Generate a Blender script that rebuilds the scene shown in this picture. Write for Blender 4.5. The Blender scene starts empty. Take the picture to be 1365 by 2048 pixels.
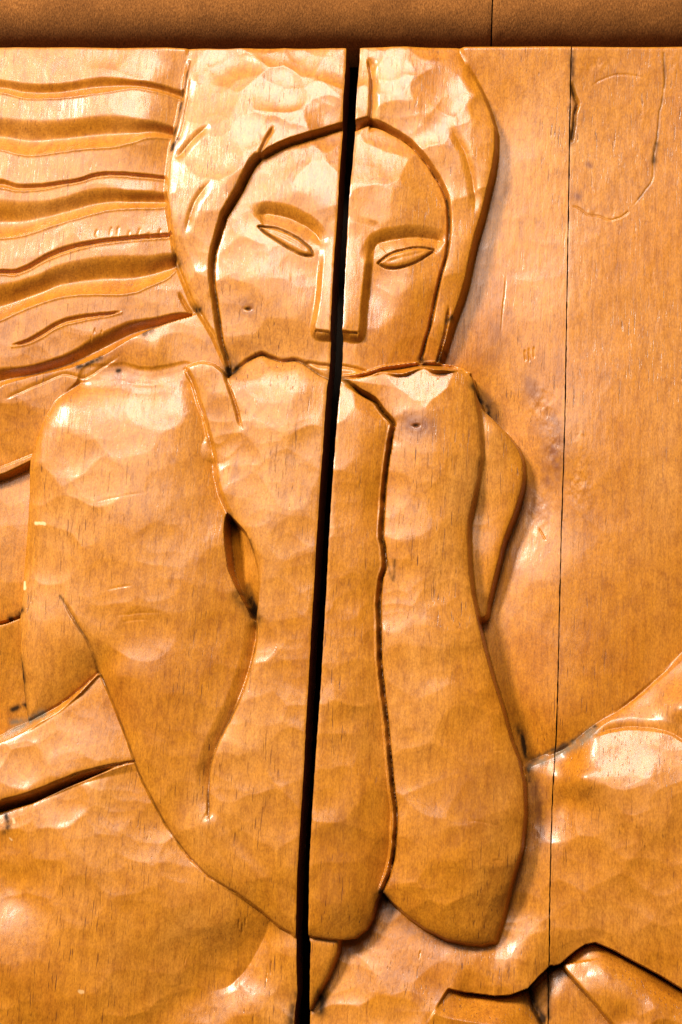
import bpy, math
import numpy as np
from mathutils import Matrix, Vector

# ------------------------------------------------------------------ camera, light, exposure
FPX, CX, CY = 2844.0, 682.5, 1024.0          # focal length and centre in photograph pixels
S = 0.000366                                  # metres per pixel at the panel
U = np.array([775.0, -14124.0, FPX]); U /= np.linalg.norm(U)      # panel up, in camera axes
Rv = np.array([27400.0, 930.0, -FPX]); Rv -= U * Rv.dot(U); Rv /= np.linalg.norm(Rv)
Nv = np.cross(Rv, U)                          # panel front normal
P0 = np.array([0, 0, FPX * S])
Z0 = 0.48                                     # height of the picture centre above the doors' lower edge
sc = bpy.context.scene
cam = bpy.data.cameras.new('camera'); camo = bpy.data.objects.new('camera', cam)
sc.collection.objects.link(camo); sc.camera = camo
cam.sensor_fit = 'VERTICAL'; cam.sensor_height = 36; cam.lens = 36 * FPX / 2048
cam.clip_start = 0.01; cam.clip_end = 50
cr = (Rv[0], -Nv[0], U[0]); cu = (-Rv[1], Nv[1], -U[1]); cb = (-Rv[2], Nv[2], -U[2])
loc = (-P0.dot(Rv), P0.dot(Nv), -P0.dot(U) + Z0)
camo.matrix_world = Matrix(((cr[0], cu[0], cb[0], loc[0]), (cr[1], cu[1], cb[1], loc[1]),
                            (cr[2], cu[2], cb[2], loc[2]), (0, 0, 0, 1)))
world = bpy.data.worlds.new('World'); sc.world = world; world.use_nodes = True
world.node_tree.nodes['Background'].inputs[0].default_value = (1.0, 0.86, 0.70, 1)
world.node_tree.nodes['Background'].inputs[1].default_value = 0.05
def area(name, pos, target, size, power, col):
    l = bpy.data.lights.new(name, 'AREA'); l.shape = 'RECTANGLE'; l.size, l.size_y = size
    l.energy = power; l.color = col
    o = bpy.data.objects.new(name, l); sc.collection.objects.link(o); o.location = pos
    o.rotation_euler = (Vector(target) - Vector(pos)).to_track_quat('-Z', 'Y').to_euler()
    return o
area('key_lamp', (-2.70, -3.1, Z0 + 2.30), (0, 0, Z0), (1.0, 1.0), 315, (1.0, 0.88, 0.74)).data.shape = 'DISK'
area('window_upper', (-0.38, -2.1, Z0 + 1.75), (0, 0, Z0 + 0.1), (0.74, 0.90), 54, (1.0, 0.92, 0.84))
area('sheen_panel', (-0.58, -2.6, Z0 + 0.95), (0, 0, Z0), (1.1, 0.85), 10, (1.0, 0.91, 0.81))  # added area light, gives a weak sheen to facets that tilt up
sc.view_settings.view_transform = 'Standard'; sc.view_settings.look = 'None'
sc.view_settings.exposure = 0.14; sc.view_settings.gamma = 1
sc.render.film_transparent = False

# ------------------------------------------------------------------ helpers
rng = np.random.default_rng(7)
def to_panel(px, py):
    """photograph pixel -> (X, Z) metres on the panel plane"""
    dx = (px - CX) / FPX; dy = (py - CY) / FPX
    t = Nv.dot(P0) / (Nv[0] * dx + Nv[1] * dy + Nv[2])
    q0, q1, q2 = t * dx, t * dy, t - P0[2]
    return (q0 * Rv[0] + q1 * Rv[1] + q2 * Rv[2], q0 * U[0] + q1 * U[1] + q2 * U[2] + Z0)
_lat = rng.random((8, 256, 256)).astype(np.float32)
def vnoise(x, y, k=0):
    ix = np.floor(x).astype(int); iy = np.floor(y).astype(int)
    fx = (x - ix).astype(np.float32); fy = (y - iy).astype(np.float32)
    fx = fx * fx * (3 - 2 * fx); fy = fy * fy * (3 - 2 * fy)
    L = _lat[k]; a, b = ix & 255, (ix + 1) & 255; c, d = iy & 255, (iy + 1) & 255
    return (L[c, a] * (1 - fx) + L[c, b] * fx) * (1 - fy) + (L[d, a] * (1 - fx) + L[d, b] * fx) * fy - 0.5
def fbm(x, y, k=0, o=3):
    s = 0; a = 1
    for i in range(o):
        s = s + a * vnoise(x * 2 ** i + 17.3 * i, y * 2 ** i + 5.1 * i, (k + i) % 8); a *= 0.5
    return s
def spline(pts, closed=False, step=5.0, jit=0.7):
    p = np.array(pts, float); n = len(p); out = []
    m = n if closed else n - 1
    for i in range(m):
        if closed: a, b, c, d = p[(i - 1) % n], p[i], p[(i + 1) % n], p[(i + 2) % n]
        else: a, b, c, d = p[max(i - 1, 0)], p[i], p[i + 1], p[min(i + 2, n - 1)]
        l = np.hypot(*(c - b))
        k = max(1, min(60, int(l / step)))
        # centripetal-ish: shrink tangents on uneven spacing
        tb = (c - a) * min(0.5, 0.5 * l / max(np.hypot(*(b - a)), 1e-3)) if np.hypot(*(b - a)) > 0 else (c - b) * 0.5
        tc = (d - b) * min(0.5, 0.5 * l / max(np.hypot(*(d - c)), 1e-3)) if np.hypot(*(d - c)) > 0 else (c - b) * 0.5
        for t in np.arange(k) / k:
            t2, t3 = t * t, t ** 3
            out.append((2*t3-3*t2+1)*b + (t3-2*t2+t)*tb + (-2*t3+3*t2)*c + (t3-t2)*tc)
    if not closed: out.append(p[-1])
    out = np.array(out)
    if jit:
        out = out + jit * 2 * np.stack([vnoise(out[:, 0] / 13, out[:, 1] / 13, 5), vnoise(out[:, 0] / 13, out[:, 1] / 13, 6)], 1)
    return out
def poly(pts): return spline(pts, True)
def tps(ctrl):
    c = np.array(ctrl, float); P = c[:, :2] / 100; n = len(P)
    d2 = ((P[:, None] - P[None]) ** 2).sum(2)
    K = 0.5 * d2 * np.log(d2 + 1e-9) + np.eye(n) * 0.004
    Q = np.hstack([np.ones((n, 1)), P]); A = np.block([[K, Q], [Q.T, np.zeros((3, 3))]])
    w = np.linalg.lstsq(A, np.concatenate([c[:, 2], np.zeros(3)]), rcond=None)[0]
    lo, hi = c[:, 2].min() - 6, c[:, 2].max() + 4
    def f(x, y):
        x = np.clip(x, -30, 1395) / 100; y = np.clip(y, 90, 2085) / 100
        s = w[n] + w[n + 1] * x + w[n + 2] * y
        for i in range(n):
            d = (x - P[i, 0]) ** 2 + (y - P[i, 1]) ** 2
            s = s + w[i] * 0.5 * d * np.log(d + 1e-9)
        return np.clip(s, lo, hi)
    return f
def sstep(t): t = np.clip(t, 0, 1); return t * t * (3 - 2 * t)

class Grid:
    """one board: rows at constant photograph y, columns between two edge curves"""
    def __init__(g, xl, xr, ys, n):
        g.ys = ys; ts = np.linspace(0, 1, n)
        a = xl(ys); b = xr(ys)
        g.x = a[:, None] + (b - a)[:, None] * ts[None]
        g.y = np.repeat(ys[:, None], n, 1); g.n = n
        g.a, g.b = a, b
        g.h = np.zeros_like(g.x); g.pid = np.full(g.x.shape, -1)
        g.col = np.zeros(g.x.shape + (4,), np.float32)
    def win(g, x0, x1, y0, y1):
        r0 = np.searchsorted(g.ys, y0); r1 = np.searchsorted(g.ys, y1)
        if r1 <= r0: return None
        A, B = g.a[r0:r1], g.b[r0:r1]
        lo = min(((x0 - A) / (B - A)).min(), 1); hi = max(((x1 - A) / (B - A)).max(), 0)
        c0 = max(0, int(math.floor(lo * (g.n - 1)))); c1 = min(g.n, int(math.ceil(hi * (g.n - 1))) + 1)
        if c1 <= c0: return None
        return slice(r0, r1), slice(c0, c1)
    def dist(g, line, m, closed=False):
        """distance to a polyline out to m, signed cross side, and position along it (0..1)"""
        D = np.full(g.x.shape, m * 1.0); SD = np.zeros(g.x.shape); T = np.zeros(g.x.shape)
        q = np.vstack([line, line[:1]]) if closed else line
        L = np.concatenate([[0], np.cumsum(np.hypot(*np.diff(q, axis=0).T))]); tot = L[-1]
        for i in range(len(q) - 1):
            (x0, y0), (x1, y1) = q[i], q[i + 1]
            w = g.win(min(x0, x1) - m, max(x0, x1) + m, min(y0, y1) - m, max(y0, y1) + m)
            if w is None: continue
            X, Y = g.x[w], g.y[w]; dx, dy = x1 - x0, y1 - y0; l2 = dx * dx + dy * dy + 1e-9
            t = np.clip(((X - x0) * dx + (Y - y0) * dy) / l2, 0, 1)
            d = np.hypot(X - x0 - t * dx, Y - y0 - t * dy)
            k = d < D[w]
            D[w][k] = d[k]; SD[w][k] = (dx * (Y - y0) - dy * (X - x0))[k]; T[w][k] = ((L[i] + t * (L[i + 1] - L[i])) / tot)[k]
        return D, SD, T
    def inside(g, pl):
        M = np.zeros(g.x.shape, bool); x = pl[:, 0]; y = pl[:, 1]; x2 = np.roll(x, -1); y2 = np.roll(y, -1)
        for r, yy in enumerate(g.ys):
            k = (y > yy) != (y2 > yy)
            if not k.any(): continue
            xs = np.sort(x[k] + (yy - y[k]) / (y2[k] - y[k]) * (x2[k] - x[k]))
            M[r] = np.searchsorted(xs, g.x[r]) % 2 == 1
        return M

# ------------------------------------------------------------------ the carving, traced on the panel
EDGE_L = np.array([(691,60),(691,93),(684,238),(674,430),(669,492),(664,601),(659,711),(653,775),(646,900),(640,983),(631,1130),(626,1210),(616,1383),(609,1530),(600,1676),(594,1768),(590,1870),(591,1990),(586,2030),(580,2300)], float)
EDGE_R = np.array([(719,60),(719,93),(711,220),(704,330),(698,400),(693,492),(688,620),(684,711),(681,760),(674,850),(662,1020),(652,1203),(642,1383),(634,1493),(626,1620),(620,1730),(616,1874),(619,1890),(615,2020),(608,2300)], float)
JOINT = np.array([(1144,60),(1144,95),(1142,300),(1140,440),(1137,600),(1134,800),(1129,983),(1124,1150),(1120,1330),(1116,1480),(1110,1566),(1105,1700),(1102,1830),(1101,2048),(1099,2300)], float)
def curve(a, off=0, k=0, amp=0.5):
    return lambda y: np.interp(y, a[:, 1], a[:, 0]) + off + amp * 2 * vnoise(y / 11.0, y * 0 + 3.7 + off, k)
TOP, BOT, LEFT, RIGHT = 85.0, 2240.0, -170.0, 1535.0
ys = np.concatenate([np.arange(TOP, 2060, 1.7), np.linspace(2062, BOT, 24)])
GL = Grid(lambda y: y * 0 + LEFT, curve(EDGE_L, 0, 1), ys, 470)
G1 = Grid(curve(EDGE_R, 0, 2), curve(JOINT, -1.4, 3, 0.6), ys, 274)
G2 = Grid(curve(JOINT, 1.2, 4, 0.6), lambda y: y * 0 + RIGHT, ys, 224)
GRIDS = [GL, G1, G2]

hair_left = [(375,94),(374,110),(366,161),(361,190),(352,234),(339,289),(334,330),(331,385),(335,420),(341,455),(346,495),(353,525),(366,557),(381,594),(396,616),(410,638),(425,664),(436,689),(450,719),(456,742)]
face_left = [(684,244),(656,253),(620,267),(583,278),(557,289),(535,302),(519,311),(499,337),(481,374),(462,407),(448,432),(435,472),(427,500),(424,546),(429,590),(435,634),(441,678),(451,711),(456,742)]
face_right = [(739,233),(766,244),(796,260),(821,278),(850,311),(876,348),(893,385),(898,421),(898,455),(893,499),(880,546),(869,594),(860,638),(849,675),(841,706)]
hair_right = [(920,94),(935,128),(953,157),(968,187),(980,216),(990,249),(990,289),(984,330),(975,366),(964,412),(949,462),(938,510),(931,546),(920,583),(905,623),(891,667),(876,711),(872,722)]
hand_top_l = [(456,744),(473,730),(492,713),(521,700),(539,708),(561,715),(587,713),(605,720),(623,733),(642,746),(660,754)]
mid_line = [(682,753),(711,774),(748,797),(766,821),(785,845),(781,868),(772,928),(766,983),(763,1034),(761,1071),(766,1093),(768,1130),(761,1155),(756,1196),(757,1255),(758,1310),(763,1365),(769,1420),(775,1475),(780,1530),(784,1577),(790,1621),(788,1676),(783,1720),(774,1753),(763,1782)]
elbow_l = [(763,1782),(750,1806),(741,1841),(730,1863),(708,1880),(686,1883),(656,1880),(616,1874),(588,1872)]
arm_fore = [(368,733),(381,759),(392,796),(407,840),(421,895),(427,947),(436,983),(454,1023)]
fore_low = [(512,1236),(510,1273),(499,1328),(484,1376),(466,1420),(440,1471),(424,1511),(416,1548),(415,1603),(418,1656)]
opening = [(454,1023),(473,1042),(492,1064),(506,1097),(515,1130),(519,1166),(516,1207),(508,1234),(488,1199),(470,1163),(457,1130),(451,1078),(450,1049)]
arm_left = [(205,741),(172,744),(154,755),(128,777),(106,799),(88,829),(73,861),(60,900),(53,917),(51,965),(47,1038),(40,1111),(33,1203),(31,1240),(33,1300),(36,1340),(39,1401),(44,1440)]
hem = [(44,1440),(73,1427),(121,1398),(161,1365),(187,1342)]
arm_body = [(190,1343),(209,1379),(227,1423),(249,1478),(264,1522),(278,1559),(297,1596),(322,1643),(360,1698),(403,1745),(437,1769),(473,1790),(521,1826),(554,1856),(590,1874)]
inner_arm = [(117,1190),(147,1240),(172,1280),(184,1315),(187,1342)]
fore_r_right = [(942,746),(949,766),(952,800),(957,837),(961,873),(962,910),(955,954),(944,1005),(936,1038),(935,1075),(938,1130),(944,1185),(952,1222),(968,1292),(986,1358),(1004,1412),(1022,1478),(1039,1522),(1048,1566),(1050,1630),(1044,1695),(1033,1731),(1019,1779),(1010,1823),(997,1867),(990,1887)]
fore_r_bot = [(964,1892),(935,1889),(894,1880),(851,1858),(821,1837),(796,1815),(778,1798),(766,1784)]
hand_r_front = [(719,750),(748,745),(770,741),(792,747),(814,746),(836,735),(850,731),(865,741),(885,743),(905,740),(924,733),(942,746)]
hand_r_back = [(682,752),(710,749),(741,742),(766,733),(803,726),(840,720),(872,719),(900,722),(926,730),(942,745)]
uparm_r = [(955,790),(964,807),(986,829),(1012,855),(1030,877),(1044,903),(1048,932),(1044,969),(1033,1005),(1019,1042),(1006,1078),(995,1122),(986,1159),(977,1196),(970,1225)]
glue = [(1056,1535),(1065,1526),(1085,1517),(1114,1504),(1158,1482),(1195,1453),(1231,1427),(1261,1405),(1305,1368),(1365,1314),(1450,1235),(1560,1130)]
crease = [(898,1986),(931,1995),(990,2002),(1022,2000),(1055,1988),(1085,1962),(1107,1944),(1129,1937),(1158,1911),(1176,1898),(1195,1894),(1231,1909),(1268,1929),(1323,1958),(1365,1984),(1430,2020),(1560,2080)]
body_step = [(688,1884),(678,1912),(671,1936),(653,1972),(640,2000),(638,2020),(641,2060),(640,2300)]
body_fold = [(0,1622),(55,1607),(121,1577),(176,1555),(220,1537),(265,1523)]
band_bot = [(-200,1655),(-60,1620),(0,1601),(55,1586),(110,1564),(158,1545),(205,1533),(265,1521)]
nose = [(662,440),(652,484),(646,546),(641,605),(633,661),(660,665),(690,665),(716,667),(722,605),(726,565),(733,510),(741,472),(748,450)]
hem_low = [(-200,1560),(-60,1508),(0,1478),(55,1453),(110,1420),(154,1383),(188,1345)]
shoulder_line = [(-200,880),(-60,815),(0,764),(73,742),(136,727),(205,700),(256,671),(293,653),(330,638),(396,616)]
limb_left = [(1110,1945),(1129,1940),(1158,1973),(1195,2013),(1224,2048),(1300,2140),(1360,2300)]

# region: name, outline, height control points (pixels of relief), wall width, edge roll (depth, reach), facet strength
REG = []
def reg(part, outline, ctrl, wall=5, roll=(3, 12), facet=1.0, smooth=True, parent=None, noroll=None, dome=0):
    REG.append(dict(part=part, pl=spline(outline, True) if smooth else np.array(outline, float), f=tps(ctrl), wall=wall, roll=roll, facet=facet, parent=parent, noroll=noroll, dome=dome))
B = 2400
reg('board', [(-400,-100),(1700,-100),(1700,B),(-400,B)],
    [(930,100,-13),(1000,105,-13),(1140,100,-12),(930,170,-26),(1000,250,-36),(1060,300,-34),(1140,300,-31),(960,500,-44),(1040,600,-39),(1130,600,-34),(900,720,-48),(965,770,-54),(1080,800,-41),(1062,950,-54),(1130,900,-35),(1000,1150,-58),(1080,1150,-42),(1120,1200,-37),(1000,1350,-56),(1060,1460,-55),(1112,1450,-39),
     (1360,100,-12),(1250,90,-12),(1250,250,-27),(1250,600,-32),(1150,1200,-36),(1350,1200,-33),(1150,1480,-41),(1360,700,-30),(1330,1330,-37)], facet=0.22, smooth=False)
reg('flowing_hair', [(-400,-100),(700,-100),(700,1000),(-400,1000)],
    [(0,90,-14),(330,90,-14),(0,180,-11),(330,200,-18),(0,500,-12),(330,500,-20),(150,300,-9),(150,420,-10),(200,650,-14),(0,700,-14),(0,850,-18),(60,880,-24),(380,600,-24),(352,140,-22),(300,135,-13),(346,250,-25),(300,255,-12),(328,320,-23),(260,320,-12),(250,90,-14),(352,88,-15),(376,90,-16),(340,105,-17)], facet=0.6, smooth=False)
reg('background_slab', [(-400,990),(-60,962),(0,944),(53,917),(120,900),(120,1236),(30,1219),(0,1230),(-400,1330)],
    [(0,960,-40),(40,940,-42),(20,1050,-36),(20,1150,-36),(10,1215,-42),(-100,1100,-36),(100,1100,-36)], wall=5, roll=(2,8), facet=0.5, smooth=False)
reg('lower_slab', [(-400,1345),(0,1241),(31,1229),(120,1230),(120,1480),(-400,1640)],
    [(0,1250,-30),(30,1250,-32),(15,1330,-44),(15,1420,-50),(-100,1350,-40),(60,1400,-52)], wall=5, roll=(2,8), facet=0.5, smooth=False)
reg('carved_body', [(-400,1700),(-60,1640)] + body_fold + [(330,1500),(640,1700),(640,B),(-400,B)],
    [(30,1640,-22),(50,1720,-18),(10,1775,-24),(-40,1790,-20),(20,1850,-11),(20,1920,-2),(70,1900,-5),(-40,1900,-4),(250,1600,-20),(250,1750,-9),(450,1850,-20),(395,1985,-34),(460,1965,-36),(520,1880,-34),(250,1990,-14),(500,2010,-22),(565,1900,-20),(560,2000,-22),(40,1960,0),(40,2048,-8),(330,1660,-20)], facet=1.15, smooth=False, roll=(3,14))
reg('carved_band', [(-400,1600)] + hem_low + [(230,1380),(270,1480),(270,1522)] + band_bot[::-1] + [(-400,1700)],
    [(100,1500,-14),(240,1500,-20),(20,1560,-10),(0,1495,-17),(150,1400,-20),(190,1360,-24),(150,1530,-10)], wall=20, roll=(3,10), smooth=False)
reg('hem_ledge', [(-400,1560),(-60,1500)] + [(0,1458)] + hem + [(190,1346)] + hem_low[::-1],
    [(0,1460,-38),(60,1435,-27),(150,1374,-24),(188,1343,-22),(0,1478,-21),(55,1453,-20),(110,1420,-20)], wall=4, roll=(0,1), facet=0.2, smooth=False)
reg('shoulder', shoulder_line + [(430,660),(470,740),(440,780),(300,800),(-200,1000)],
    [(300,690,-13),(420,690,-22),(160,752,-18),(205,742,-20),(240,736,-20),(270,746,-19),(300,748,-19),(335,746,-19),(366,734,-19),(400,640,-22),(330,650,-18),(110,760,-17),(0,800,-15),(60,850,-20),(0,890,-26)], wall=4, roll=(1,8), facet=0.8, smooth=False)
reg('carved_body', glue + [(1600,B),(612,B),(612,1780),(800,1780),(1040,1640)],
    [(1080,1535,-42),(1080,1600,-44),(1080,1700,-42),(1050,1800,-40),(1000,1900,-36),(1140,1515,-40),(1140,1600,-36),(1163,1556,-9),(1180,1500,-20),(1192,1476,-22),(1240,1472,-17),(1325,1464,-8),(1240,1512,-9),(1200,1530,-9),(1280,1512,-4),(1232,1558,1),(1300,1545,5),(1240,1600,4),(1300,1700,6),(1165,1640,-22),(1170,1720,-22),(1170,1800,-22),(1362,1450,-6),(1362,1420,0),(1352,1372,-19),(1300,1405,-28),(1200,1850,-16),(1330,1850,0),(850,1910,-30),(770,1820,-48),(700,1900,-46),(760,1970,-28),(850,1980,-22),(950,1950,-24),(1050,1910,-27),(1100,1850,-32),(690,2040,-28)], wall=6, roll=(1,10), facet=1.15, smooth=False)
reg('lower_lobe', crease[:5] + [(1062,1992),(1072,2024),(1090,2060),(1130,B),(880,B),(850,2060)],
    [(905,1990,-30),(931,1998,-36),(990,2004,-40),(1030,2000,-44),(930,2036,-17),(1000,2040,-20),(1050,2014,-42),(1062,2048,-36),(890,2020,-20)], wall=5, roll=(0,1), smooth=False)
reg('recessed_ground', [(1107,1943),(1085,1962),(1058,1990),(1070,2024),(1090,2060),(1130,B)] + limb_left[::-1],
    [(1108,1950,-62),(1070,1995,-62),(1100,2040,-50),(1150,1990,-52),(1180,2040,-48),(1120,2000,-50)], wall=6, roll=(0,1), facet=0.5, smooth=False)
reg('carved_limb', crease[7:] + [(1600,B)] + limb_left[:0:-1],
    [(1150,1935,-42),(1158,1911,-44),(1195,1894,-46),(1231,1909,-45),(1268,1929,-42),(1323,1958,-38),(1368,1984,-36),(1180,1960,-27),(1210,1945,-25),(1260,1975,-19),(1320,2015,-13),(1365,2035,-12),(1250,2048,-18)], wall=5, roll=(0,1), smooth=False)
reg('wedge', [(610,1876),(640,1880),(676,1884),(671,1911),(653,1955),(634,1991),(618,2022),(606,2030)],
    [(620,1890,-16),(665,1890,-20),(640,1950,-20),(620,2010,-24)], wall=5, roll=(5,10), facet=0.4, smooth=False)
reg('upper_arm', uparm_r + [(930,1225),(915,1000),(940,800)],
    [(970,830,-20),(985,860,-17),(1030,930,-23),(1000,950,-20),(985,1100,-27),(972,1200,-34),(950,1000,-30),(1040,905,-26)], wall=9, roll=(4,14), facet=0.6)
reg('hair', hair_left + face_left[::-1][1:] + [(712,245)] + face_right + [(856,724)] + hair_right[::-1] + [(920,60),(375,60)],
    [(520,90,-15),(450,180,-8),(600,180,-8),(640,90,-15),(390,100,-15),(440,260,-3),(560,240,-4),(345,300,-12),(370,330,-8),(342,450,-12),(400,420,-4),(360,520,-14),(420,560,-8),(390,600,-16),(440,700,-16),(720,90,-15),(720,200,-9),(830,90,-15),(830,180,-8),(800,240,-8),(905,100,-15),(950,200,-12),(970,270,-9),(900,290,-8),(960,380,-10),(910,450,-10),(930,520,-12),(880,650,-18),(855,710,-24)], wall=9, roll=(3,16), facet=1.5, smooth=False)
reg('face', face_left[::-1] + [(711,240)] + face_right + [(800,760),(700,790),(600,770)],
    [(600,285,-16),(720,255,-17),(540,330,-12),(590,380,-5),(680,380,-5),(800,290,-14),(800,400,-6),(870,400,-18),(480,430,-11),(560,440,-10),(440,500,-12),(500,540,-7),(560,560,-6),(600,620,-6),(620,560,-8),(440,620,-13),(520,660,-13),(560,700,-16),(640,700,-13),(720,700,-13),(760,640,-14),(820,570,-15),(750,560,-16),(880,480,-22),(850,640,-25),(800,700,-18)], wall=6, roll=(3,10), facet=0.9, smooth=False)
reg('nose', nose, [(690,440,-5),(660,470,-7),(735,470,-7),(690,520,-3),(690,600,2),(690,655,5),(640,655,2),(712,655,2)], wall=13, roll=(0.2,4), facet=0.3, parent='face')
reg('upper_arm', arm_left[::-1] + [(240,738),(300,746),(366,734)] + arm_fore[1:] + [(480,1130),(512,1240),(560,1500),(600,1700),(604,1880)] + arm_body[::-1] + [(187,1342)] + hem[::-1],
    [(160,752,-18),(205,742,-20),(240,736,-20),(270,746,-19),(300,748,-19),(335,746,-19),(366,734,-19),(190,780,-12),(250,800,-9),(130,800,-7),(270,870,-2),(200,900,-1),(80,900,-7),(60,1000,-13),(150,1000,-2),(350,900,-5),(410,900,-13),(430,990,-13),(330,790,-12),(300,1050,1),(440,1080,-8),(60,1150,-15),(150,1180,-5),(300,1200,1),(480,1230,-13),(480,1330,-13),(420,1400,-5),(60,1350,-13),(60,1420,-19),(120,1388,-18),(180,1338,-18),(150,1300,-9),(230,1350,-4),(300,1500,-4),(400,1550,-9),(400,1680,-4),(418,1660,-3),(450,1700,-2),(480,1730,-1),(520,1768,-1),(560,1800,-2),(590,1850,-4),(550,1840,-6)], wall=4, roll=(3,30), facet=0.85, smooth=False, noroll=[(175,738),(205,738),(240,735),(270,748),(300,748),(335,742),(366,734)], dome=8)
reg('opening', opening, [(458,1040,-48),(470,1100,-44),(500,1100,-26),(490,1150,-32),(512,1170,-24),(507,1228,-48)], wall=4, roll=(0,1), facet=0.3)
reg('forearm', hand_top_l + mid_line + elbow_l[1:] + [(560,1800),(480,1730),(418,1656)] + fore_low[::-1][1:] + [(519,1166),(515,1130),(506,1097),(492,1064),(473,1042)] + arm_fore[::-1] + [(381,724),(403,720),(425,725),(440,737)],
    [(400,740,-12),(530,712,-14),(500,780,-5),(600,780,-2),(430,850,-8),(480,850,-3),(470,885,-4),(440,905,-5),(421,890,-8),(470,930,-2),(560,900,2),(640,860,1),(640,770,-5),(720,810,-3),(750,880,-3),(700,950,0),(755,1000,-9),(560,1150,2),(690,1150,1),(740,1100,-2),(745,1250,-7),(530,1300,-1),(600,1400,3),(700,1400,1),(760,1450,-9),(450,1560,-1),(560,1600,3),(700,1600,1),(770,1650,-10),(418,1660,-3),(450,1700,-2),(480,1730,-1),(520,1768,-1),(560,1800,-2),(590,1850,-4),(600,1800,-1),(690,1800,0),(745,1770,-10),(720,1850,-14),(640,1865,-5)], wall=4, roll=(1.6,9), facet=1.05, smooth=False, noroll=[(418,1656),(480,1730),(560,1800),(600,1850)], dome=8)
reg('thumb', [(368,733),(381,724),(403,720),(425,725),(440,737),(449,750),(458,772),(469,803),(480,847),(470,880),(440,900),(421,895),(407,840),(392,796),(381,759)],
    [(385,740,-9),(420,740,-8),(440,800,-6),(400,800,-11),(480,850,-3),(470,885,-4),(440,905,-5),(421,890,-8)], wall=5, roll=(3,10), facet=1.0, parent='forearm', noroll=[(500,845),(470,885),(440,905),(415,900)])
reg('forearm', hand_r_back + fore_r_right[1:] + fore_r_bot + mid_line[::-1],
    [(690,760,-4),(740,755,-1),(780,740,0),(860,724,0),(920,732,-1),(760,790,0),(850,790,4),(930,790,1),(800,860,2),(880,900,5),(945,900,-3),(790,1000,1),(870,1050,5),(920,1050,-2),(785,1200,2),(860,1250,6),(930,1200,0),(790,1400,3),(900,1400,6),(985,1400,-3),(810,1600,4),(930,1600,7),(1030,1600,-4),(800,1750,3),(900,1750,6),(980,1720,3),(1030,1740,-9),(1000,1820,-14),(970,1880,-17),(880,1850,-3),(930,1870,-9),(820,1820,-1)], wall=9, roll=(1.6,8), facet=1.05, smooth=False, dome=8)
reg('knuckle_ridge', hand_r_back + hand_r_front[::-1][1:],
    [(690,753,-10),(740,744,-17),(803,728,-22),(860,721,-24),(920,732,-17),(750,746,-4),(803,748,2),(850,733,-4),(900,742,2),(935,742,-4)], wall=4, roll=(0,1), facet=0.2, parent='forearm')
eye_l = [(515,447),(547,449),(576,460),(601,475),(620,492),(625,506),(605,506),(576,492),(547,473),(528,460)]
eye_r = [(755,520),(777,503),(803,493),(832,486),(868,488),(858,499),(832,517),(803,528),(774,530)]

# channels gouged between an upper and a lower curve: (upper, lower, depth)
CH = [
 ([(-200,140),(0,152),(37,158),(88,161),(128,158),(165,152),(201,148),(238,150),(271,154),(304,156),(337,161),(366,167)],
  [(-200,168),(0,178),(48,189),(110,189),(165,185),(220,177),(256,170),(278,170),(320,176),(366,186)], 9),
 ([(-200,222),(0,231),(55,236),(110,236),(154,234),(201,229),(238,229),(278,234),(311,234),(340,239)],
  [(-200,280),(0,293),(48,304),(103,300),(147,294),(201,290),(231,288),(264,279),(293,268),(340,262)], 14),
 ([(-200,335),(0,352),(29,361),(73,361),(121,355),(154,350),(183,341),(220,337),(271,338),(324,339)],
  [(-200,350),(0,369),(29,375),(73,373),(121,364),(154,358),(183,350),(220,345),(271,346),(324,347)], 7),
 ([(-200,390),(0,397),(37,399),(92,396),(139,385),(172,375),(212,372),(256,374),(304,373),(333,374)],
  [(-200,470),(0,469),(44,463),(95,447),(147,432),(183,421),(212,414),(256,409),(304,405),(333,402)], 13),
 ([(-200,545),(0,532),(26,532),(55,521),(84,504),(121,488),(158,479),(201,471),(238,466),(286,460),(340,454)],
  [(-200,556),(0,541),(26,543),(55,533),(84,517),(121,502),(158,491),(201,482),(238,476),(286,470),(340,463)], 8),
 ([(-200,600),(0,565),(37,557),(73,545),(110,528),(147,519),(190,512),(234,508),(293,505),(322,499),(347,497)],
  [(-200,700),(0,633),(37,616),(66,605),(110,590),(154,583),(198,582),(238,582),(271,576),(293,565),(330,546),(350,525)], 19),
 ([(16,684),(48,673),(77,656),(103,640),(128,629),(165,622),(205,618),(240,615)],
  [(16,687),(48,682),(77,669),(103,653),(128,642),(165,633),(205,626),(240,617)], 6),
 ([(-200,760),(0,731),(48,726),(95,713),(136,697),(176,673),(220,651),(256,636),(304,627),(352,616),(378,616)],
  [(-200,880),(0,766),(73,744),(136,729),(205,702),(256,673),(293,655),(330,640),(378,624)], 17),
]
# carved lines: points, depth, reach on the + side (below a rightward line), reach on the - side, taper at each end
LN = []
def ln(pts, D, wp, wn, t0=0.0, t1=0.0, p=1.6, part=None): LN.append((spline(pts), D, wp, wn, t0, t1, p))
ln([(547,249),(535,272),(521,303)] , 7, 5, 7, .25, 0)
ln([(519,307)] + face_left[7:], 17, 9, 4, 0.02, 0, 1.1)                              # face outline, left
ln(face_left[:7], 9, 5, 4, 0, .1)
ln([(711,245),(725,239),(739,233)], 11, 6, 5)
ln(face_right, 13, 5, 5, 0, 0, 1.2)
ln([(735,104),(741,147),(742,183),(741,216),(739,233)], 12, 5, 20, .15, 0)       # parting
ln([(891,234),(909,260),(927,293),(938,322),(946,355),(951,396),(947,432)], 7, 16, 14, .3, .3)
ln([(898,600),(893,640),(884,680),(872,715)], 10, 4, 5, .2, 0)
ln([(421,242),(395,263),(370,288),(348,313)], 5, 10, 16, .3, .2)
ln([(429,355),(408,376),(388,403),(375,440),(366,476)], 4.5, 9, 18, .3, .3)
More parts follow.
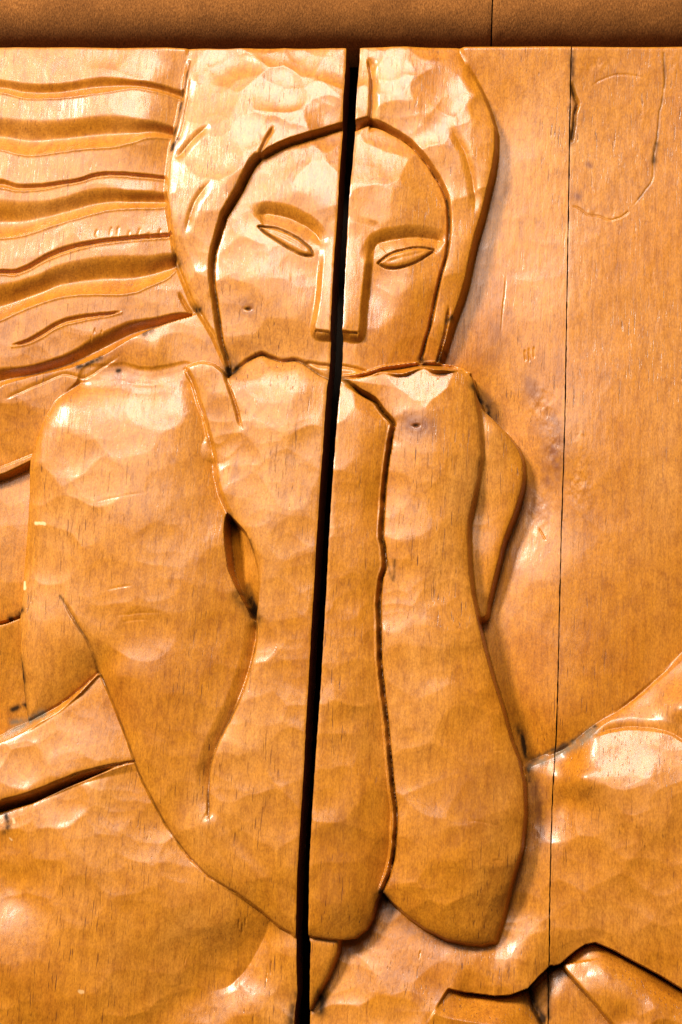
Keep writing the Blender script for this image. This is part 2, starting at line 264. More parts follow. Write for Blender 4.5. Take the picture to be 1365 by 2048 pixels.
ln([(343,288),(360,255),(372,190),(380,130)], 2.5, 14, 3, .2, .2)
ln(hair_left[1:19], 2.5, 4, 4)
# brows and sockets
ln([(505,428),(515,420),(539,418),(573,426),(603,440),(625,456),(639,476),(643,500)], 13, 36, 21, .15, .3, 1.4)
ln([(738,525),(744,496),(756,478),(772,473),(806,467),(840,463),(874,466),(892,473)], 13, 40, 21, .3, .1, 1.4)
for e in (eye_l, eye_r):
    q = e + [e[0]]
    ln(q, 6, 3.2, 2.6, 0, 0, 1.1)
ln([(522,452),(560,466),(596,485),(620,503)], 1.2, 6, 6, .2, .2)
ln([(766,520),(800,510),(830,502),(862,490)], 1.2, 6, 6, .2, .2)
ln([(629,661),(660,665)], 6, 14, 3, .1, 0); ln([(684,665),(718,667)], 6, 14, 3, 0, .1)
ln([(605,718),(632,722),(662,727)], 5, 10, 5, .2, 0)
ln([(684,726),(711,731),(741,741),(757,734)], 5, 9, 5, 0, .2)
ln(hand_top_l, 7, 4, 7)
ln([(456,744),(451,748),(458,772),(469,803),(480,847),(484,862)], 9, 6, 4, 0, .3)
ln([(368,733),(381,724),(403,720),(425,725),(440,737),(452,748)], 5, 4, 6)
ln([(x, y + 1) for x, y in hand_r_front], -2.4, 5, 3, .1, .1)
ln(arm_fore, 6, 4, 9); ln(inner_arm, 4, 5, 9, .3, 0); ln(hem, 3, 3, 4)
ln([(366,731),(381,759),(392,796),(404,836)], 4, 6, 6)
ln(arm_body, 6, 4, 5, 0.02, .02)
ln(fore_low, 13, 26, 4, .05, .25, 1.5)
ln([(x + 4, y) for x, y in mid_line], 34, 9, 2.6, .05, 0, 1.0)
ln(band_bot[2:], 6, 3, 3)
ln(glue, 4, 6, 6)
ln(crease[:8], 16, 6, 80, .2, 0, 1.4); ln(crease[7:], 17, 5, 95, 0, 0.0, 1.3)
ln([(1184,1471),(1231,1456),(1286,1453),(1341,1464),(1372,1482)], 8, 6, 20, .2, 0)
ln(limb_left[1:], 4, 5, 5)
ln([(535,1837),(521,1878),(503,1914),(473,1958),(437,1984),(400,1988)], 4, 20, 16, .1, .4)
ln([(352,572),(358,590),(366,605),(374,616)], 8, 4, 7, .3, 0)
ln([(0,795),(62,767),(121,742),(161,748),(200,726),(242,699)], 2.5, 3, 8, .1, .2)
# chip cuts, checks and patch outlines
ln([(1330,97),(1333,150),(1330,180),(1323,215),(1320,255),(1314,290),(1312,310),(1311,340),(1296,362),(1282,380),(1262,405)], 1.3, 2.5, 2, 0, .2)
ln([(1146,390),(1165,398),(1180,410),(1200,412),(1225,421),(1245,416),(1262,405)], 1.6, 3, 3, .1, 0)
ln([(1180,162),(1205,146),(1240,136),(1275,139),(1300,148)], 1.0, 5, 2, .2, .2)
ln([(1144,150),(1151,175),(1158,190),(1152,215),(1150,240),(1146,268)], 8, 5, 6, .1, .1)
ln([(1014,520),(1012,560),(1008,590),(1004,640),(1000,655)], 1.6, 2, 2, .2, .3)
for p in ([(1052,680),(1054,705)], [(1060,676),(1062,708)], [(1070,675),(1071,700)]): ln(p, 2.0, 2.5, 2.5, .2, .2)
ln([(1080,1040),(1088,1055),(1096,1070)], 2.2, 2.5, 2.5, .2, .2)
for k in range(7):
    x0 = 196 + k * 19 + rng.normal() * 3; ln([(x0, 447 + rng.normal() * 5), (x0 - 5, 470)], 1.6, 6, 3, .3, .3)
for x0, y0, l in ((474,1838,26),(480,1845,30),(487,1835,25),(530,1930,40),(538,1920,36),(365,1915,20),(840,1905,20),(178,664,16),(186,648,14),(200,653,12)):
    ln([(x0, y0), (x0 - 3, y0 + l)], 2.2, 2, 2, .3, .3)
for x0, y0, x1, y1, d in ((180,1008,300,985,.5),(210,1181,270,1172,.9),(230,1232,330,1226,.8),(240,1245,300,1240,.6),(985,1503,1013,1504,.8),(930,1640,1010,1655,.8),(985,1722,1012,1724,.9)):
    ln([(x0, y0), ((x0 + x1) / 2, (y0 + y1) / 2 - 2), (x1, y1)], d * 0.9, 3, 5, .3, .3)

# ------------------------------------------------------------------ evaluate relief on each board
_fr = np.random.default_rng(21).normal(size=(5, 64, 64))
_fu = np.random.default_rng(22).random((2, 64, 64))
def facets(x, y, cell, ax=1.0, ay=1.0, off=0):
    wx = x + 17 * fbm(x / 70, y / 70, 2, 2) + off; wy = y + 17 * fbm(x / 70 + 40, y / 70, 3, 2) + off * 1.7
    u = wx / cell; v = wy / cell; iu = np.floor(u).astype(int); iv = np.floor(v).astype(int)
    best = np.zeros(x.shape); B_ = 7.0
    for a in (-1, 0, 1):
        for b in (-1, 0, 1):
            i, j = (iu + a) & 63, (iv + b) & 63
            dx = (u - (iu + a + _fu[0][j, i])) * cell; dy = (v - (iv + b + _fu[1][j, i])) * cell
            k = 0.0026 * (46 / cell)
            val = 0.9 * _fr[0][j, i] + 0.030 * _fr[1][j, i] * dx + 0.034 * _fr[2][j, i] * dy + k * (0.7 * dx * dx + 1.1 * dy * dy)
            best += np.exp(-B_ * np.clip(val, -12, 12))
    return -np.log(best + 1e-9) / B_
HS = 1.5                                       # overall depth of the relief
for g in GRIDS:
    fmask = np.zeros(g.x.shape)
    for ri, r in enumerate(REG):
        ins = g.inside(r['pl'])
        if not ins.any(): continue
        m = max(r['wall'], r['roll'][1] * 3, 44 if r['noroll'] else 0, 110 if r['dome'] else 0)
        D, _, _ = g.dist(r['pl'], m, True)
        sd = np.where(ins, D, -D)
        near = sd > -(r['wall'] + (34 if r['noroll'] else 0))
        base = np.zeros(g.x.shape)
        base[near] = HS * r['f'](g.x[near], g.y[near])
        soft = 1.0
        if r['noroll']:
            dn, _, _ = g.dist(np.array(r['noroll'], float), 40); soft = sstep((dn - 6) / 30)
        base = base - soft * r['roll'][0] * np.exp(-np.maximum(sd, 0) / (r['roll'][1] * 0.5)) * (D < m)
        if r['dome']: base = base - soft * r['dome'] * np.exp(-np.maximum(sd, 0) / 26)
        Wd = r['wall'] + 28 * (1 - soft)
        t_ = np.clip((sd + Wd) / (Wd * (2 - soft)), 0, 1); w = 0.75 * t_ + 0.25 * sstep(t_)
        g.h = g.h * (1 - w) + base * w
        fmask = fmask * (1 - w) + r['facet'] * w
        g.pid[ins] = ri
    for up, lo, D in CH:
        up = spline(up, jit=.5); lo = spline(lo, jit=.5); x0, x1 = up[0, 0], up[-1, 0]
        w = g.win(x0, x1, up[:, 1].min() - 6, lo[:, 1].max() + 6)
        if w is None or g is not GL: continue
        X, Y = g.x[w], g.y[w]; o1 = np.argsort(up[:, 0]); o2 = np.argsort(lo[:, 0])
        yt = np.interp(X, up[o1, 0], up[o1, 1]); yb = np.interp(X, lo[o2, 0], lo[o2, 1])
        s = (Y - yt) / np.maximum(yb - yt, 2); k = (s > -0.3) & (s < 1.0) & (X > x0) & (X < x1)
        pr = sstep((s + 0.08) / 0.60) * (1 - np.clip((s - 0.46) / 0.54, 0, 1) ** 1.5)
        t = (X - x0) / (x1 - x0); e = np.clip(t / .08, 0, 1) if x0 > -100 else 1.0
        e = e * (np.clip((1 - t) / .08, 0, 1) if x1 < 250 else 1)
        allowed = np.isin(g.pid[w], [i for i, r in enumerate(REG) if r['part'] in ('flowing_hair',)])
        g.h[w] += np.where(allowed & (X > x0) & (X < x1), 1.3 * np.exp(-((Y - yb - 1) / 2.4) ** 2), 0)
        g.h[w] -= np.where(k & allowed, 1.2 * D * pr * e, 0)
    for q, D, wp, wn, t0, t1, p in LN:
        m = max(wp, wn) + 1
        d, sdv, T = g.dist(q, m)
        k = d < m
        if not k.any(): continue
        wid = np.where(sdv[k] >= 0, wp, wn)
        pr = np.clip(1 - d[k] / wid, 0, 1) ** p
        tt = T[k]; e = np.ones_like(tt)
        if t0: e *= sstep(tt / t0)
        if t1: e *= sstep((1 - tt) / t1)
        e *= 1 + 0.5 * min(1, 10 / m) * vnoise(g.x[k] / 16, g.y[k] / 16, 4)
        g.h[k] -= D * pr * e
    # tool facets, undulation, fine unevenness
    for cx, cy, rx, ry in ((1240,1514,95,52),(10,1850,80,80),(1360,1400,50,40),(200,780,80,32)): fmask = fmask * (1 - 0.75 * np.exp(-(((g.x - cx) / rx) ** 2 + ((g.y - cy) / ry) ** 2) ** 2))
    vary = np.clip(0.75 + 1.0 * vnoise(g.x / 120, g.y / 95, 7), 0.3, 1.3); vary2 = np.clip(0.6 + 1.6 * vnoise(g.x / 90 + 9, g.y / 120, 1), 0.1, 1.3)
    g.h += fmask * (1.0 * vary * facets(g.x, g.y, 92) + 0.34 * vary2 * facets(g.x, g.y, 45, off=500)) + 4.6 * np.minimum(fmask, 1.15) * fbm(g.x / 150, g.y / 130, 1, 2) + 0.9 * fbm(g.x / 170, g.y / 170, 2, 2)
    g.h += 0.22 * fbm(g.x / 9, g.y / 22, 0, 2)
    # glue lumps and torn spots on the boards
    for cx, cy, rx, ry, a in ((1165,955,22,50,3.0),(1162,858,12,16,2.4),(1085,790,26,40,2.2),(1110,880,20,60,2.4),(1245,414,20,7,2.0),(1190,404,12,6,2.2),(1200,120,40,18,1.6),(1350,120,16,18,1.6),(1290,215,20,22,1.6),(1250,320,18,8,1.6),(1310,540,10,40,1.4),(1080,1000,30,60,1.6),(20,1370,20,60,2.0)):
        q = np.exp(-(((g.x - cx) / rx) ** 2 + ((g.y - cy) / ry) ** 2))
        g.h += 0.42 * a * q * 1.6 * fbm(g.x / 13, g.y / 19, 6, 4)
    # knots
    for cx, cy, rr in ((833,853,34),(494,613,22)):
        d = np.hypot((g.x - cx), (g.y - cy) * 1.25)
        g.h += 0.10 * np.cos(d / 2.6 + 3 * fbm(g.x / 14, g.y / 14, 2, 2)) * np.exp(-(d / rr) ** 2) - 5 * np.exp(-(((g.x - cx) / 6) ** 2 + ((g.y - cy) / 2.6) ** 2))
    for e in (eye_l, eye_r):
        pe = spline(e, True, jit=0); d, _, _ = g.dist(pe, 14, True); k = g.inside(pe)
        g.h += np.where(k, 3.0 * sstep(d / 9), 0)
    # worn arrises along the board edges
    dl = g.x - g.x[:, :1]; dr = g.x[:, -1:] - g.x
    e = 0
    if g is not GL: e = e + np.exp(-dl / 2.2)
    if g is GL: e = e + np.exp(-dr / 2.2)
    e = 0.25 * e if g is G2 else e
    g.h -= 1.3 * e * (1 + 0.8 * vnoise(g.y / 25, g.y * 0 + 2.2, 2)) + 1.8 * np.exp(-(g.y - TOP) / 2.4)

# stains and residue with shapes of their own, dark strokes along grooves: channel 0 grime and groove strokes, 1 grey filler, 2 pale chip, 3 reddish blotch
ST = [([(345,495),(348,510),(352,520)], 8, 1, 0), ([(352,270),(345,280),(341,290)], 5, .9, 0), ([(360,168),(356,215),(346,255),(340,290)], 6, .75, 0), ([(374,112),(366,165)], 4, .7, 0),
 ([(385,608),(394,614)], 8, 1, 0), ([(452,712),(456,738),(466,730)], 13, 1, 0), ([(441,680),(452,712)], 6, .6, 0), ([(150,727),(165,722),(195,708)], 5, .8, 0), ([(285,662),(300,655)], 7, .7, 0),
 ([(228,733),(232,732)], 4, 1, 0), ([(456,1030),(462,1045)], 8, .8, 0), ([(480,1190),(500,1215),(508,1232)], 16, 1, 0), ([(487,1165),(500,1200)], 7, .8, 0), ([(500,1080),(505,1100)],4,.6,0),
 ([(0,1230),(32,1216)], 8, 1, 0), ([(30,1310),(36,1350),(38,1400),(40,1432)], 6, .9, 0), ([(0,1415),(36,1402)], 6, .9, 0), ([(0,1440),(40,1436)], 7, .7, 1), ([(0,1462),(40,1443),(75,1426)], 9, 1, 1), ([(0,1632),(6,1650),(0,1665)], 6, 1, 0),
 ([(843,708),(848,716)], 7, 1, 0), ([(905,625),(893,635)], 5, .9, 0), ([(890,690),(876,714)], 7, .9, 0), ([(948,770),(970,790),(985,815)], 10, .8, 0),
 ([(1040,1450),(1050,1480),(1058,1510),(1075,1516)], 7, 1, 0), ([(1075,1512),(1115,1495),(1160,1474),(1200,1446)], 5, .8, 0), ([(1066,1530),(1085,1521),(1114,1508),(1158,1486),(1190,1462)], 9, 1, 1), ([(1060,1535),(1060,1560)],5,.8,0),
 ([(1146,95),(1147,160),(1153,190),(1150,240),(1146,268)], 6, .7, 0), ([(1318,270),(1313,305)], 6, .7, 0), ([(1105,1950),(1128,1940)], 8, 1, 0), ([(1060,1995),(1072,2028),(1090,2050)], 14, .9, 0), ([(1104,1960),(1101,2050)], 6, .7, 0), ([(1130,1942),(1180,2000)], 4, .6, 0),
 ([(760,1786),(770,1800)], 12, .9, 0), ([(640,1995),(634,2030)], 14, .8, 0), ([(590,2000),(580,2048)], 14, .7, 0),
 ([(66,1042),(84,1045)], 3.6, 1, 2), ([(40,1158),(40,1172)], 3.2, 1, 2), ([(16,1638),(18,1645)], 3, .6, 2), ([(9,1677),(12,1680)], 3, .5, 2), ([(158,1983),(164,1985)], 4, .5, 2),
 ([(1105,830),(1112,880),(1108,940)], 24, .8, 3), ([(1060,740),(1070,770)], 22, .6, 3), ([(1000,640),(985,690)], 24, .4, 3), ([(1070,970),(1080,1010)], 30, .5, 3), ([(1080,1580),(1085,1680)], 22, .6, 3), ([(820,850),(848,856)], 26, .8, 3), ([(490,606),(498,616)], 16, .6, 3),
 ([(1158,371),(1160,373)], 7, .8, 3), ([(1180,308),(1184,312)], 6, .7, 3), ([(680,1650),(660,1800)], 40, .25, 3), ([(960,1560),(940,1620)], 60, .3, 3), ([(230,745),(250,755)], 20, .5, 3)]
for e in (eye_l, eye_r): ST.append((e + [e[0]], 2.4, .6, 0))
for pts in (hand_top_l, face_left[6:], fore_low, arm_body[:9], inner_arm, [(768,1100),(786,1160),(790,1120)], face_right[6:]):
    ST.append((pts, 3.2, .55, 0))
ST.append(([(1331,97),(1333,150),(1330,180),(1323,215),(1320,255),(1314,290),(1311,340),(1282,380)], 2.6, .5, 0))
ST.append(([(x + 1, y) for x, y in mid_line], 6, .6, 0))  # shade on the wall between the forearms, put into the colour
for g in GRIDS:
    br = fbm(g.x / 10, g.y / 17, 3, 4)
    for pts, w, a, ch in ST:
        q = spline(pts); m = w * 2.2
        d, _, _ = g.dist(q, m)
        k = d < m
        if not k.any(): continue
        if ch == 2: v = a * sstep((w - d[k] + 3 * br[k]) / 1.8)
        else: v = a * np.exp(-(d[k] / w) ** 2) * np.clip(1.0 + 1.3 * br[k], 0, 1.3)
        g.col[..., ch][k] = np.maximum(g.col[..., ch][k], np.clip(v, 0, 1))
    for cx, cy, rr in ((833,853,34),(494,613,18)):
        d = np.hypot(g.x - cx + 6 * fbm(g.x / 15, g.y / 15, 1, 2), (g.y - cy) * 1.25 + 6 * fbm(g.x / 15, g.y / 15, 4, 2))
        g.col[..., 3] = np.maximum(g.col[..., 3], np.clip((0.5 + 0.5 * np.cos(d / 1.9)) * np.exp(-(d / rr) ** 4), 0, 1) * 0.8)
        d = np.hypot((g.x - cx) / 6.5, (g.y - cy) / 2.6); g.col[..., 0] = np.maximum(g.col[..., 0], np.exp(-d ** 3))

# ------------------------------------------------------------------ materials
def mat(name):
    m = bpy.data.materials.new(name); m.use_nodes = True; nt = m.node_tree
    return m, nt, nt.nodes['Principled BSDF']
def node(nt, t, **k):
    n = nt.nodes.new(t)
    for a, v in k.items():
        if a.startswith('i_'):
            key = a[2:]; n.inputs[int(key) if key.isdigit() else key].default_value = v
        else: setattr(n, a, v)
    return n
def mixc(nt, fac, a, b, mode='MIX'):
    n = nt.nodes.new('ShaderNodeMix'); n.data_type = 'RGBA'; n.blend_type = mode
    for s, v in ((n.inputs[0], fac), (n.inputs[6], a), (n.inputs[7], b)):
        if hasattr(v, 'is_linked'): nt.links.new(v, s)
        else: s.default_value = v if not isinstance(v, tuple) or len(v) == 4 else v + (1,)
    return n.outputs[2]
def ramp(nt, src, stops):
    n = nt.nodes.new('ShaderNodeValToRGB'); nt.links.new(src, n.inputs[0]); e = n.color_ramp.elements
    while len(e) < len(stops): e.new(0.5)
    for x, (p, c) in zip(e, stops): x.position = p; x.color = c if len(c) == 4 else c + (1,)
    return n.outputs[0]
def wood():
    m, nt, bs = mat('varnished_wood'); L = nt.links.new
    tc = node(nt, 'ShaderNodeTexCoord')
    def stretched(sx, sy, sz, scale, detail=3, rough=.55, off=0):
        mp = node(nt, 'ShaderNodeMapping'); mp.inputs['Scale'].default_value = (sx, sy, sz); mp.inputs['Location'].default_value = (off, off, off)
        L(tc.outputs['Object'], mp.inputs[0])
        n = node(nt, 'ShaderNodeTexNoise', i_Scale=scale, i_Detail=detail, i_Roughness=rough); L(mp.outputs[0], n.inputs['Vector']); return n.outputs[0]
    blot = stretched(1, 1, .55, 9, 4, .6)
    streak = stretched(1, .5, .12, 420, 4, .65, 3)
    mott = stretched(1, 1, .6, 130, 4, .65, 21)
    fine = stretched(1, .8, .45, 1000, 3, .7, 5)
    pores = stretched(1, .5, .055, 950, 2, .5, 9)
    pmask = stretched(1, 1, .4, 16, 3, .6, 13)
    c = ramp(nt, blot, [(0.30, (0.41, 0.130, 0.007)), (0.44, (0.51, 0.182, 0.008)), (0.56, (0.53, 0.200, 0.018)), (0.70, (0.60, 0.252, 0.044))])
    s = ramp(nt, streak, [(0.3, (0.68, 0.62, 0.5)), (0.55, (1, 1, 1)), (0.75, (1.14, 1.16, 1.2))])
    c = mixc(nt, 0.5, c, s, 'MULTIPLY')
    mo = ramp(nt, mott, [(0.3, (0.74, 0.66, 0.58)), (0.5, (1, 1, 1)), (0.7, (1.12, 1.16, 1.25))]); c = mixc(nt, 0.75, c, mo, 'MULTIPLY')
    f = ramp(nt, fine, [(0.32, (0.50, 0.44, 0.34)), (0.62, (1.18, 1.2, 1.28))]); c = mixc(nt, 0.55, c, f, 'MULTIPLY')
    ring = stretched(1, 5, .035, 30, 2, .5, 31)
    rm = node(nt, 'ShaderNodeMath', operation='MULTIPLY', i_1=11.0); L(ring, rm.inputs[0]); rf = node(nt, 'ShaderNodeMath', operation='PINGPONG', i_1=0.5); L(rm.outputs[0], rf.inputs[0])
    rc = ramp(nt, rf.outputs[0], [(0.0, (0.80, 0.74, 0.66)), (0.14, (1, 1, 1)), (0.5, (1.05, 1.06, 1.1))]); c = mixc(nt, 0.5, c, rc, 'MULTIPLY')
    ta = node(nt, 'ShaderNodeAttribute', attribute_name='tone'); c = mixc(nt, 1.0, c, ta.outputs['Color'], 'MULTIPLY')
    pr = ramp(nt, pores, [(0.30, (1, 1, 1)), (0.36, (0, 0, 0))])
    pm = ramp(nt, pmask, [(0.42, (0.12, 0.12, 0.12)), (0.62, (1, 1, 1))])
    pf = mixc(nt, 1.0, pr, pm, 'MULTIPLY')
    c = mixc(nt, pf, c, (0.16, 0.05, 0.008), 'MIX')
    at = node(nt, 'ShaderNodeAttribute', attribute_name='stain'); sp = node(nt, 'ShaderNodeSeparateColor'); L(at.outputs['Color'], sp.inputs[0])
    c = mixc(nt, at.outputs['Alpha'], c, (0.21, 0.062, 0.014))
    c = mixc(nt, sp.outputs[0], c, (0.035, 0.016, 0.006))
    c = mixc(nt, sp.outputs[1], c, (0.19, 0.125, 0.07))
    c = mixc(nt, sp.outputs[2], c, (0.80, 0.56, 0.27))
    L(c, bs.inputs['Base Color'])
    rr = node(nt, 'ShaderNodeMapRange'); L(blot, rr.inputs[0]); rr.inputs[1].default_value = .25; rr.inputs[2].default_value = .75; rr.inputs[3].default_value = .36; rr.inputs[4].default_value = .50
    L(rr.outputs[0], bs.inputs['Roughness'])
    bs.inputs['Specular IOR Level'].default_value = 0.4
    bs.inputs['Coat Roughness'].default_value = 0.18
    cw = node(nt, 'ShaderNodeMapRange', i_3=0.42, i_4=0.02); L(sp.outputs[0], cw.inputs[0]); L(cw.outputs[0], bs.inputs['Coat Weight'])
    sl = node(nt, 'ShaderNodeMapRange', i_3=0.36, i_4=0.05); L(sp.outputs[0], sl.inputs[0]); L(sl.outputs[0], bs.inputs['Specular IOR Level'])
    b1 = node(nt, 'ShaderNodeBump', i_Strength=0.22, i_Distance=0.0006); L(streak, b1.inputs['Height'])
    inv = node(nt, 'ShaderNodeInvert'); L(pf, inv.inputs[1])
    b2 = node(nt, 'ShaderNodeBump', i_Strength=0.35, i_Distance=0.0005); L(inv.outputs[0], b2.inputs['Height']); L(b1.outputs[0], b2.inputs['Normal'])
    b3 = node(nt, 'ShaderNodeBump', i_Strength=0.32, i_Distance=0.0003); L(fine, b3.inputs['Height']); L(b2.outputs[0], b3.inputs['Normal'])
    L(b3.outputs[0], bs.inputs['Normal']); b4 = node(nt, 'ShaderNodeBump', i_Strength=0.13, i_Distance=0.0003); L(fine, b4.inputs['Height']); L(b2.outputs[0], b4.inputs['Normal']); L(b4.outputs[0], bs.inputs['Coat Normal'])
    return m
def felt():
    m, nt, bs = mat('brown_felt'); L = nt.links.new
    tc = node(nt, 'ShaderNodeTexCoord')
    mp = node(nt, 'ShaderNodeMapping'); mp.inputs['Scale'].default_value = (1, .4, .4); L(tc.outputs['Object'], mp.inputs[0])
    n1 = node(nt, 'ShaderNodeTexNoise', i_Scale=1200, i_Detail=3, i_Roughness=.7); L(mp.outputs[0], n1.inputs['Vector'])
    n2 = node(nt, 'ShaderNodeTexNoise', i_Scale=28, i_Detail=3); L(tc.outputs['Object'], n2.inputs['Vector'])
    c = ramp(nt, n1.outputs[0], [(0.3, (0.11, 0.040, 0.010)), (0.52, (0.25, 0.092, 0.020)), (0.75, (0.43, 0.175, 0.044))])
    c2 = ramp(nt, n2.outputs[0], [(0.3, (0.8, 0.78, 0.75)), (0.7, (1.15, 1.15, 1.1))]); c = mixc(nt, 1, c, c2, 'MULTIPLY')
    L(c, bs.inputs['Base Color']); bs.inputs['Roughness'].default_value = 0.95; bs.inputs['Specular IOR Level'].default_value = 0.1
    bs.inputs['Sheen Weight'].default_value = 0.25; bs.inputs['Sheen Tint'].default_value = (1, .6, .3, 1)
    b = node(nt, 'ShaderNodeBump', i_Strength=0.7, i_Distance=0.001); L(n1.outputs[0], b.inputs['Height']); L(b.outputs[0], bs.inputs['Normal'])
    return m
def plain(name, col, rough):
    m, nt, bs = mat(name); tc = node(nt, 'ShaderNodeTexCoord'); n = node(nt, 'ShaderNodeTexNoise', i_Scale=60)
    nt.links.new(tc.outputs['Object'], n.inputs['Vector'])
    nt.links.new(ramp(nt, n.outputs[0], [(0.3, tuple(v * .7 for v in col)), (0.7, col)]), bs.inputs['Base Color'])
    bs.inputs['Roughness'].default_value = rough; return m
M_WOOD = wood(); M_FELT = felt(); M_DARK = plain('dark_interior', (0.03, 0.018, 0.01), 0.9)

# ------------------------------------------------------------------ meshes
def link(name, me, parent, mats):
    o = bpy.data.objects.new(name, me); sc.collection.objects.link(o); o.parent = parent
    for m in mats: me.materials.append(m)
    return o
def door(label, px):
    e = bpy.data.objects.new('cabinet_door', None); sc.collection.objects.link(e)
    x, z = to_panel(np.array([px]), np.array([BOT])); e.location = (float(x[0]), 0, float(z[0])); e.empty_display_size = 0.05
    e['label'] = label; e['category'] = 'door'; e['kind'] = 'thing'; e['group'] = 'pair of carved doors'
    return e
DL = door('carved wooden door left of the gap, with wavy hair strands and an upper arm', 250)
DR = door('carved wooden door right of the gap, with half a face beside two plain boards', 1100)
def quads_mesh(name, V, F, nor=None, col=None):
    me = bpy.data.meshes.new(name); me.vertices.add(len(V)); me.vertices.foreach_set('co', V.astype(np.float32).ravel())
    n = len(F); me.loops.add(n * 4); me.loops.foreach_set('vertex_index', F.astype(np.int32).ravel())
    me.polygons.add(n); me.polygons.foreach_set('loop_start', (np.arange(n) * 4).astype(np.int32))
    me.update(calc_edges=True); me.polygons.foreach_set('use_smooth', np.ones(n, bool))
    if col is not None:
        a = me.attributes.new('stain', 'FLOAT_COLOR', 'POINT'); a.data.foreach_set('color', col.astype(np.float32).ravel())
    if nor is not None: me.normals_split_custom_set_from_vertices(nor)
    return me
BACK = -120 * S
TONE = {id(GL): (1.0, 1.0, 1.0, 1), id(G1): (1.03, 1.02, 0.95, 1), id(G2): (0.96, 0.94, 0.92, 1)}
def strand_id(x, y):
    """which carved lock a point of the flowing hair belongs to"""
    k = np.zeros(x.shape, int)
    for up, lo, D in CH:
        if up[0][0] > -100: continue
        p = np.array(up, float); k += (y > np.interp(x, p[:, 0], p[:, 1]))
    return k
def tidy(K):
    """cells of one part must hang together: slivers join their neighbour, real islands become pieces of their own"""
    K = K.copy(); R, C = K.shape; Kl = K.tolist(); seen = [[False] * C for _ in range(R)]; used = {}
    for r in range(R):
        for c in range(C):
            if seen[r][c]: continue
            k = Kl[r][c]; st = [(r, c)]; seen[r][c] = True; cells = []; nb = {}
            while st:
                a, b = st.pop(); cells.append((a, b))
                for i, j in ((a + 1, b), (a - 1, b), (a, b + 1), (a, b - 1)):
                    if 0 <= i < R and 0 <= j < C:
                        if Kl[i][j] == k:
                            if not seen[i][j]: seen[i][j] = True; st.append((i, j))
                        else: nb[Kl[i][j]] = nb.get(Kl[i][j], 0) + 1
            if len(cells) < 110 and nb:
                t = max(nb, key=nb.get)
                for a, b in cells: K[a, b] = t
            else:
                u = used.get(k, 0); used[k] = u + 1
                if u and k < 9000:
                    for a, b in cells: K[a, b] = k + 10 * u
    return K
for g, D in ((GL, DL), (G1, DR), (G2, DR)):
    X, Z = to_panel(g.x, g.y); Y = -g.h * S
    V = np.stack([X - D.location.x, Y, Z - D.location.z], 2)
    du = np.gradient(V, axis=1); dv = np.gradient(V, axis=0)
    Nn = np.cross(du, -dv); Nn /= np.linalg.norm(Nn, axis=2, keepdims=True) + 1e-12
    Nn *= np.where(Nn[..., 1:2] > 0, -1, 1)
    nr, nc = g.x.shape; idx = np.arange(nr * nc).reshape(nr, nc)
    F = np.stack([idx[:-1, :-1], idx[1:, :-1], idx[1:, 1:], idx[:-1, 1:]], 2).reshape(-1, 4)
    cx = (g.x[:-1, :-1] + g.x[1:, 1:]) / 2; cy = (g.y[:-1, :-1] + g.y[1:, 1:]) / 2
    key = g.pid[:-1, :-1].astype(int) * 100
    fl = [i for i, r in enumerate(REG) if r['part'] == 'flowing_hair'][0]
    key = np.where(key == fl * 100, key + strand_id(cx, cy), key)
    tmp = Grid.__new__(Grid); tmp.x, tmp.y, tmp.ys, tmp.a, tmp.b, tmp.n = g.x, g.y, g.ys, g.a, g.b, g.n
    for n_, e in ((90, eye_l), (91, eye_r)):
        k = g.inside(spline(e, True, jit=0))[:-1, :-1]; key = np.where(k, 9000 + n_, key)
    key = tidy(key); key = key.reshape(-1); Vf = V.reshape(-1, 3); Nf = Nn.reshape(-1, 3); Cf = g.col.reshape(-1, 4)
    made = {}; later = []
    for kk in np.unique(key):
        f = F[key == kk]; u, inv = np.unique(f, return_inverse=True)
        if kk >= 9000: nm, par = 'eye', 'face'
        else:
            r = REG[kk // 100]; nm, par = r['part'], r['parent']
            if nm == 'flowing_hair': nm = 'hair_strand'
            if nm == 'board' and g is GL: nm = 'groove_floor'
        me = quads_mesh(nm, Vf[u], inv.reshape(-1, 4), Nf[u], Cf[u])
        tn = me.attributes.new('tone', 'FLOAT_COLOR', 'POINT'); tn.data.foreach_set('color', np.tile(np.array(TONE[id(g)], np.float32), len(u)))
        o = link(nm, me, D, [M_WOOD])
        made.setdefault(nm, o)
        if par: later.append((o, par))
    for o, par in later: o.parent = made.get(par, D)
    # edges and back of the board
    ring = np.concatenate([idx[0, :], idx[1:, -1], idx[-1, -2::-1], idx[-2:0:-1, 0]])
    top = Vf[ring]; bot = top.copy(); bot[:, 1] = -BACK
    mid = top.copy(); mid[:, 1] = top[:, 1] + 0.0015
    n = len(ring); W = np.vstack([top, mid, bot]); a = np.arange(n); b = (a + 1) % n
    FF = np.vstack([np.stack([a, b, b + n, a + n], 1), np.stack([a + n, b + n, b + 2 * n, a + 2 * n], 1)])
    me = bpy.data.meshes.new('board_edge')
    me.from_pydata([tuple(v) for v in W], [], [tuple(int(i) for i in q) for q in FF] + [tuple(range(2 * n, 3 * n))])
    tn = me.attributes.new('tone', 'FLOAT_COLOR', 'POINT'); tn.data.foreach_set('color', np.tile(np.array(TONE[id(g)], np.float32), len(me.vertices)))
    link('board_edge', me, D, [M_WOOD])

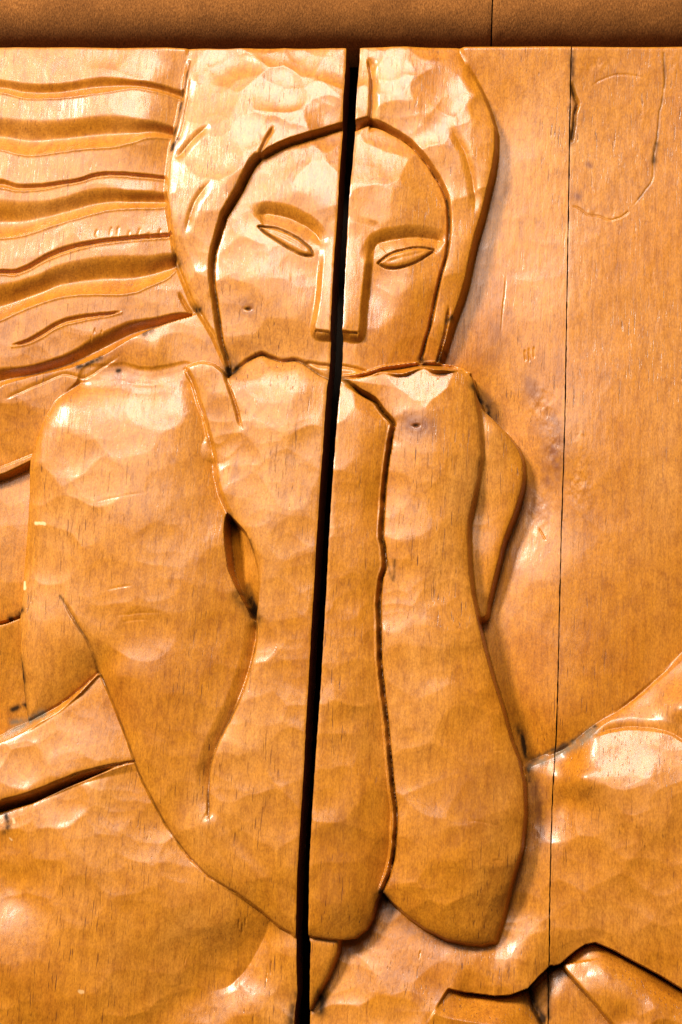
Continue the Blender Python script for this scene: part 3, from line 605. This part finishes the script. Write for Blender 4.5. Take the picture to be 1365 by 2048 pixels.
# felt-covered padded rail above the doors
def rail():
    xs = np.concatenate([np.arange(LEFT, RIGHT, 6.0), [RIGHT]])
    e = bpy.data.objects.new('padded_rail', None); sc.collection.objects.link(e)
    x, z = to_panel(np.array([682.0]), np.array([48.0])); e.location = (float(x[0]), 0, float(z[0])); e.empty_display_size = .05
    e['label'] = 'rounded rail covered in brown felt above the two carved doors'; e['category'] = 'rail'
    prof = []                                       # (depth behind the door face, height) in pixels
    R = 92
    for t in np.linspace(-1.45, 1.45, 40): prof.append((-34 - R + R * math.cos(t) * 0.95, R + 2 + (R - 1) * math.sin(t)))
    prof = [(-190, 3)] + prof + [(-190, 2 * R + 2)]
    for x0, x1 in ((LEFT, 981.5), (984.5, RIGHT)):
        xx = np.linspace(x0, x1, max(2, int((x1 - x0) / 5)))
        PXx, _ = to_panel(xx, xx * 0 + 60)
        V = np.zeros((len(xx), len(prof), 3)); endd = np.exp(-np.minimum(abs(xx - 983), 1e3) / 3.0)
        for j, (d, h) in enumerate(prof):
            V[:, j, 0] = PXx - e.location.x
            wob = 1.6 * vnoise(xx / 40, xx * 0 + j * 0.22, 3) + 0.9 * vnoise(xx / 12, xx * 0 + j * 0.5, 4) - 4 * endd
            V[:, j, 1] = -(d + (wob if 1 < j < len(prof) - 2 else 0)) * S; V[:, j, 2] = h * S
        n, k = V.shape[:2]; I = np.arange(n * k).reshape(n, k)
        F = np.stack([I[:-1, :-1], I[1:, :-1], I[1:, 1:], I[:-1, 1:]], 2).reshape(-1, 4)
        me = quads_mesh('felt_cover', V.reshape(-1, 3), F); link('felt_cover', me, e, [M_FELT])
rail()
# dark cabinet interior behind the doors
def interior():
    x, z = to_panel(np.array([LEFT, RIGHT]), np.array([1000.0, 1000.0])); _, zb = to_panel(np.array([600.]), np.array([BOT])); _, zt = to_panel(np.array([600.]), np.array([60.]))
    x0, x1, z0, z1 = float(x[0]) - .02, float(x[1]) + .02, float(zb[0]), float(zt[0]) + .09
    y0, y1 = 0.05, 0.30
    v = [(x0,y0,z0),(x1,y0,z0),(x1,y0,z1),(x0,y0,z1),(x0,y1,z0),(x1,y1,z0),(x1,y1,z1),(x0,y1,z1)]
    f = [(4,5,6,7),(0,1,5,4),(3,7,6,2),(0,4,7,3),(1,2,6,5)]
    me = bpy.data.meshes.new('interior'); me.from_pydata(v, [], f)
    o = link('cabinet_interior', me, None, [M_DARK]); o['kind'] = 'structure'
interior()
